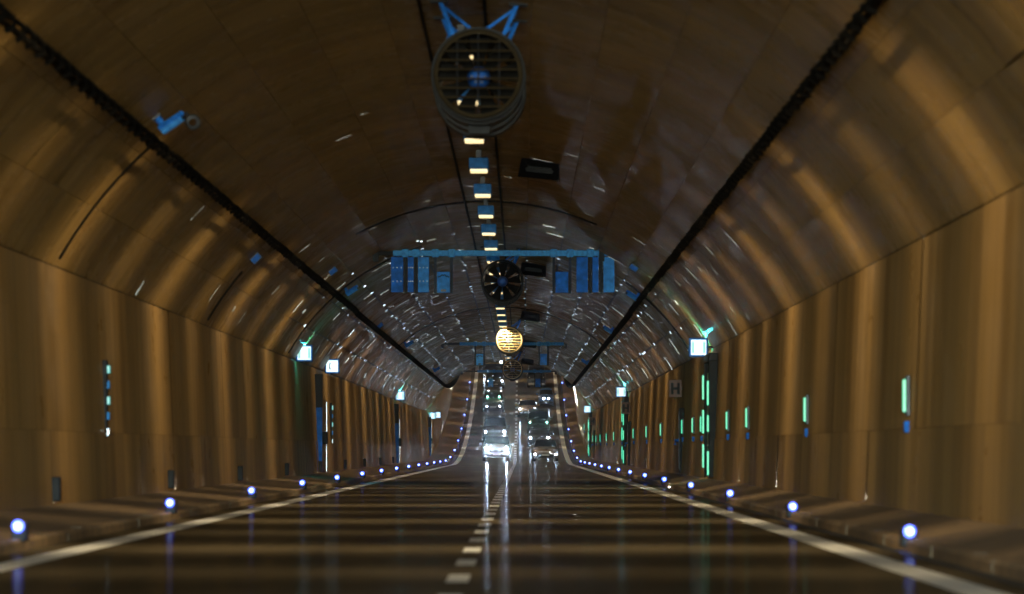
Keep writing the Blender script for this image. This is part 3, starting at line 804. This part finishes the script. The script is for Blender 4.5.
car('car','car','dark brown hatchback with low headlights at the front of the right lane',2.45,341,1.78,4.2,1.52,P('bronze_paint',(.13,.07,.035)),hz=.47,hx=.70,head='head',power=1500,hr=.075)
car('car','car','dark SUV right behind the silver SUV in the left lane',-1.26,390,1.95,4.7,1.9,P('graphite_paint',(.06,.065,.075)),hz=.78,head='head',power=1500,shape='suv',hr=.09,roofrail=True)
car('car','car','black hatchback close behind the brown hatchback in the right lane',2.15,378,1.80,4.3,1.5,P('black_paint',(.02,.021,.024)),hz=.76,head='head',power=1500,hr=.085)
car('van','van','dark green van with greenish headlights third in the right lane',2.18,404,1.85,4.8,1.85,P('dark_green_paint',(.02,.045,.03)),hz=.92,head='head_green',power=600,col=(.6,1,.85),shape='van',hr=.08)
car('car','car','golden car close to the lane dashes in the right lane',1.32,429,1.72,4.4,1.48,P('gold_paint',(.45,.26,.07)),hz=.72,head='head',power=1500,hr=.085)
car('car','car','dark off-road car with two green lights above its headlights in the left lane',-1.65,436,1.93,4.6,1.72,P('forest_paint',(.02,.04,.028)),hz=.52,hx=.56,head='head',power=900,shape='suv',hr=.065,aux=(1.30,.52,'head_green',1.02))
car('car','car','small blue car with close set twin headlights beside the right kerb',3.0,444,1.40,3.6,1.45,P('blue_paint',(.05,.16,.38)),hz=.70,hx=.22,head='head',power=2500,col=(.55,.75,1),hr=.09)
car('car','car','black car below the left gantry box, far up the left lane',-1.66,466,1.80,4.4,1.5,P('ink_paint',(.02,.02,.022)),hz=.74,head='head',power=1200,hr=.085)
car('van','van','dark van with white bumper under the right gantry box',2.2,467,1.75,5.0,1.9,P('slate_paint',(.035,.04,.05)),hz=1.0,head='plate',power=0,shape='van',hr=.06,white_bumper=True)
# the truck at the far end of the left lane
def truck(label,X,Y):
    t=thing('truck',label,'truck',(X,Y,zr(Y)),(math.atan(slope(Y)),0,0)); yel=P('yellow_paint',(.55,.33,.08)); 
    MB().box(-1.05,1.05,0,1.7,.5,2.3,ch=.10).build('cab',yel,t)
    MB().box(-.92,.92,-.012,.02,1.35,2.1,ch=.008).build('windscreen',M['glass'],t)
    MB().box(-1.15,1.15,1.85,8.0,.9,3.1,ch=.03).build('cargo_box',P('box_paint',(.25,.22,.17),0),t)
    MB().box(-1.05,1.05,-.10,.10,.35,.62,ch=.03).build('bumper',M['black'],t)
    MB().box(-.6,.6,-.02,.03,.75,1.15,ch=.008).build('grille',M['black'],t)
    for s_ in (-1,1):
        MB().lathe([(0,-.07),(.09,-.05),(.12,.02)],14,Matrix.Translation((s_*.82,0,.80))).build('headlight',M['head'],t,True)
        MB().box(s_*1.2-.08,s_*1.2+.08,.1,.25,1.5,1.95,ch=.03).build('mirror',M['black'],t)
        for yy in (.9,6.6):
            Mx=Matrix.Translation((s_*.93,yy,.48))@Matrix.Rotation(R(90),4,'Z')
            wh=MB().lathe([(.28,-.14),(.46,-.14),(.48,-.1),(.48,.1),(.46,.14),(.28,.14)],18,Mx,close=True).build('wheel',M['tyre'],t,True)
            MB().lathe([(0,-.10),(.27,-.12),(.27,.12),(0,.10)],12,Mx).build('rim',M['rim'],wh,True)
        l=bpy.data.objects.new('headlight_beam',beam(2500,(.78,.88,1.0))); C.objects.link(l); l.parent=t; l.location=(s_*.82,-.15,.80)
        l.rotation_euler=Vector((0,-1,-.085)).to_track_quat('-Z','Y').to_euler()
truck('yellow cabbed truck at the far end of the left lane',-2.0,488)

# ------------------------------------------------------------------ thin haze added to give the lamps a bloom (forward scattering: halos round the lamps)
def haze():
    z=zr(Y1)
    mb=MB(); mb.box(-9,9,-60,Y1+20,-1.5,z+14)
    m=bpy.data.materials.new('haze'); m.use_nodes=True; t=m.node_tree; t.nodes.clear()
    v=N(t,'ShaderNodeVolumePrincipled'); v.inputs['Density'].default_value=.0003; v.inputs['Anisotropy'].default_value=.9965; v.inputs['Color'].default_value=(.93,.96,1,1)
    o=N(t,'ShaderNodeOutputMaterial'); t.links.new(v.outputs[0],o.inputs['Volume'])
    tag(mb.build('haze',m),'thin pale haze added to put halos round the lamps','haze',kind='stuff')
haze()
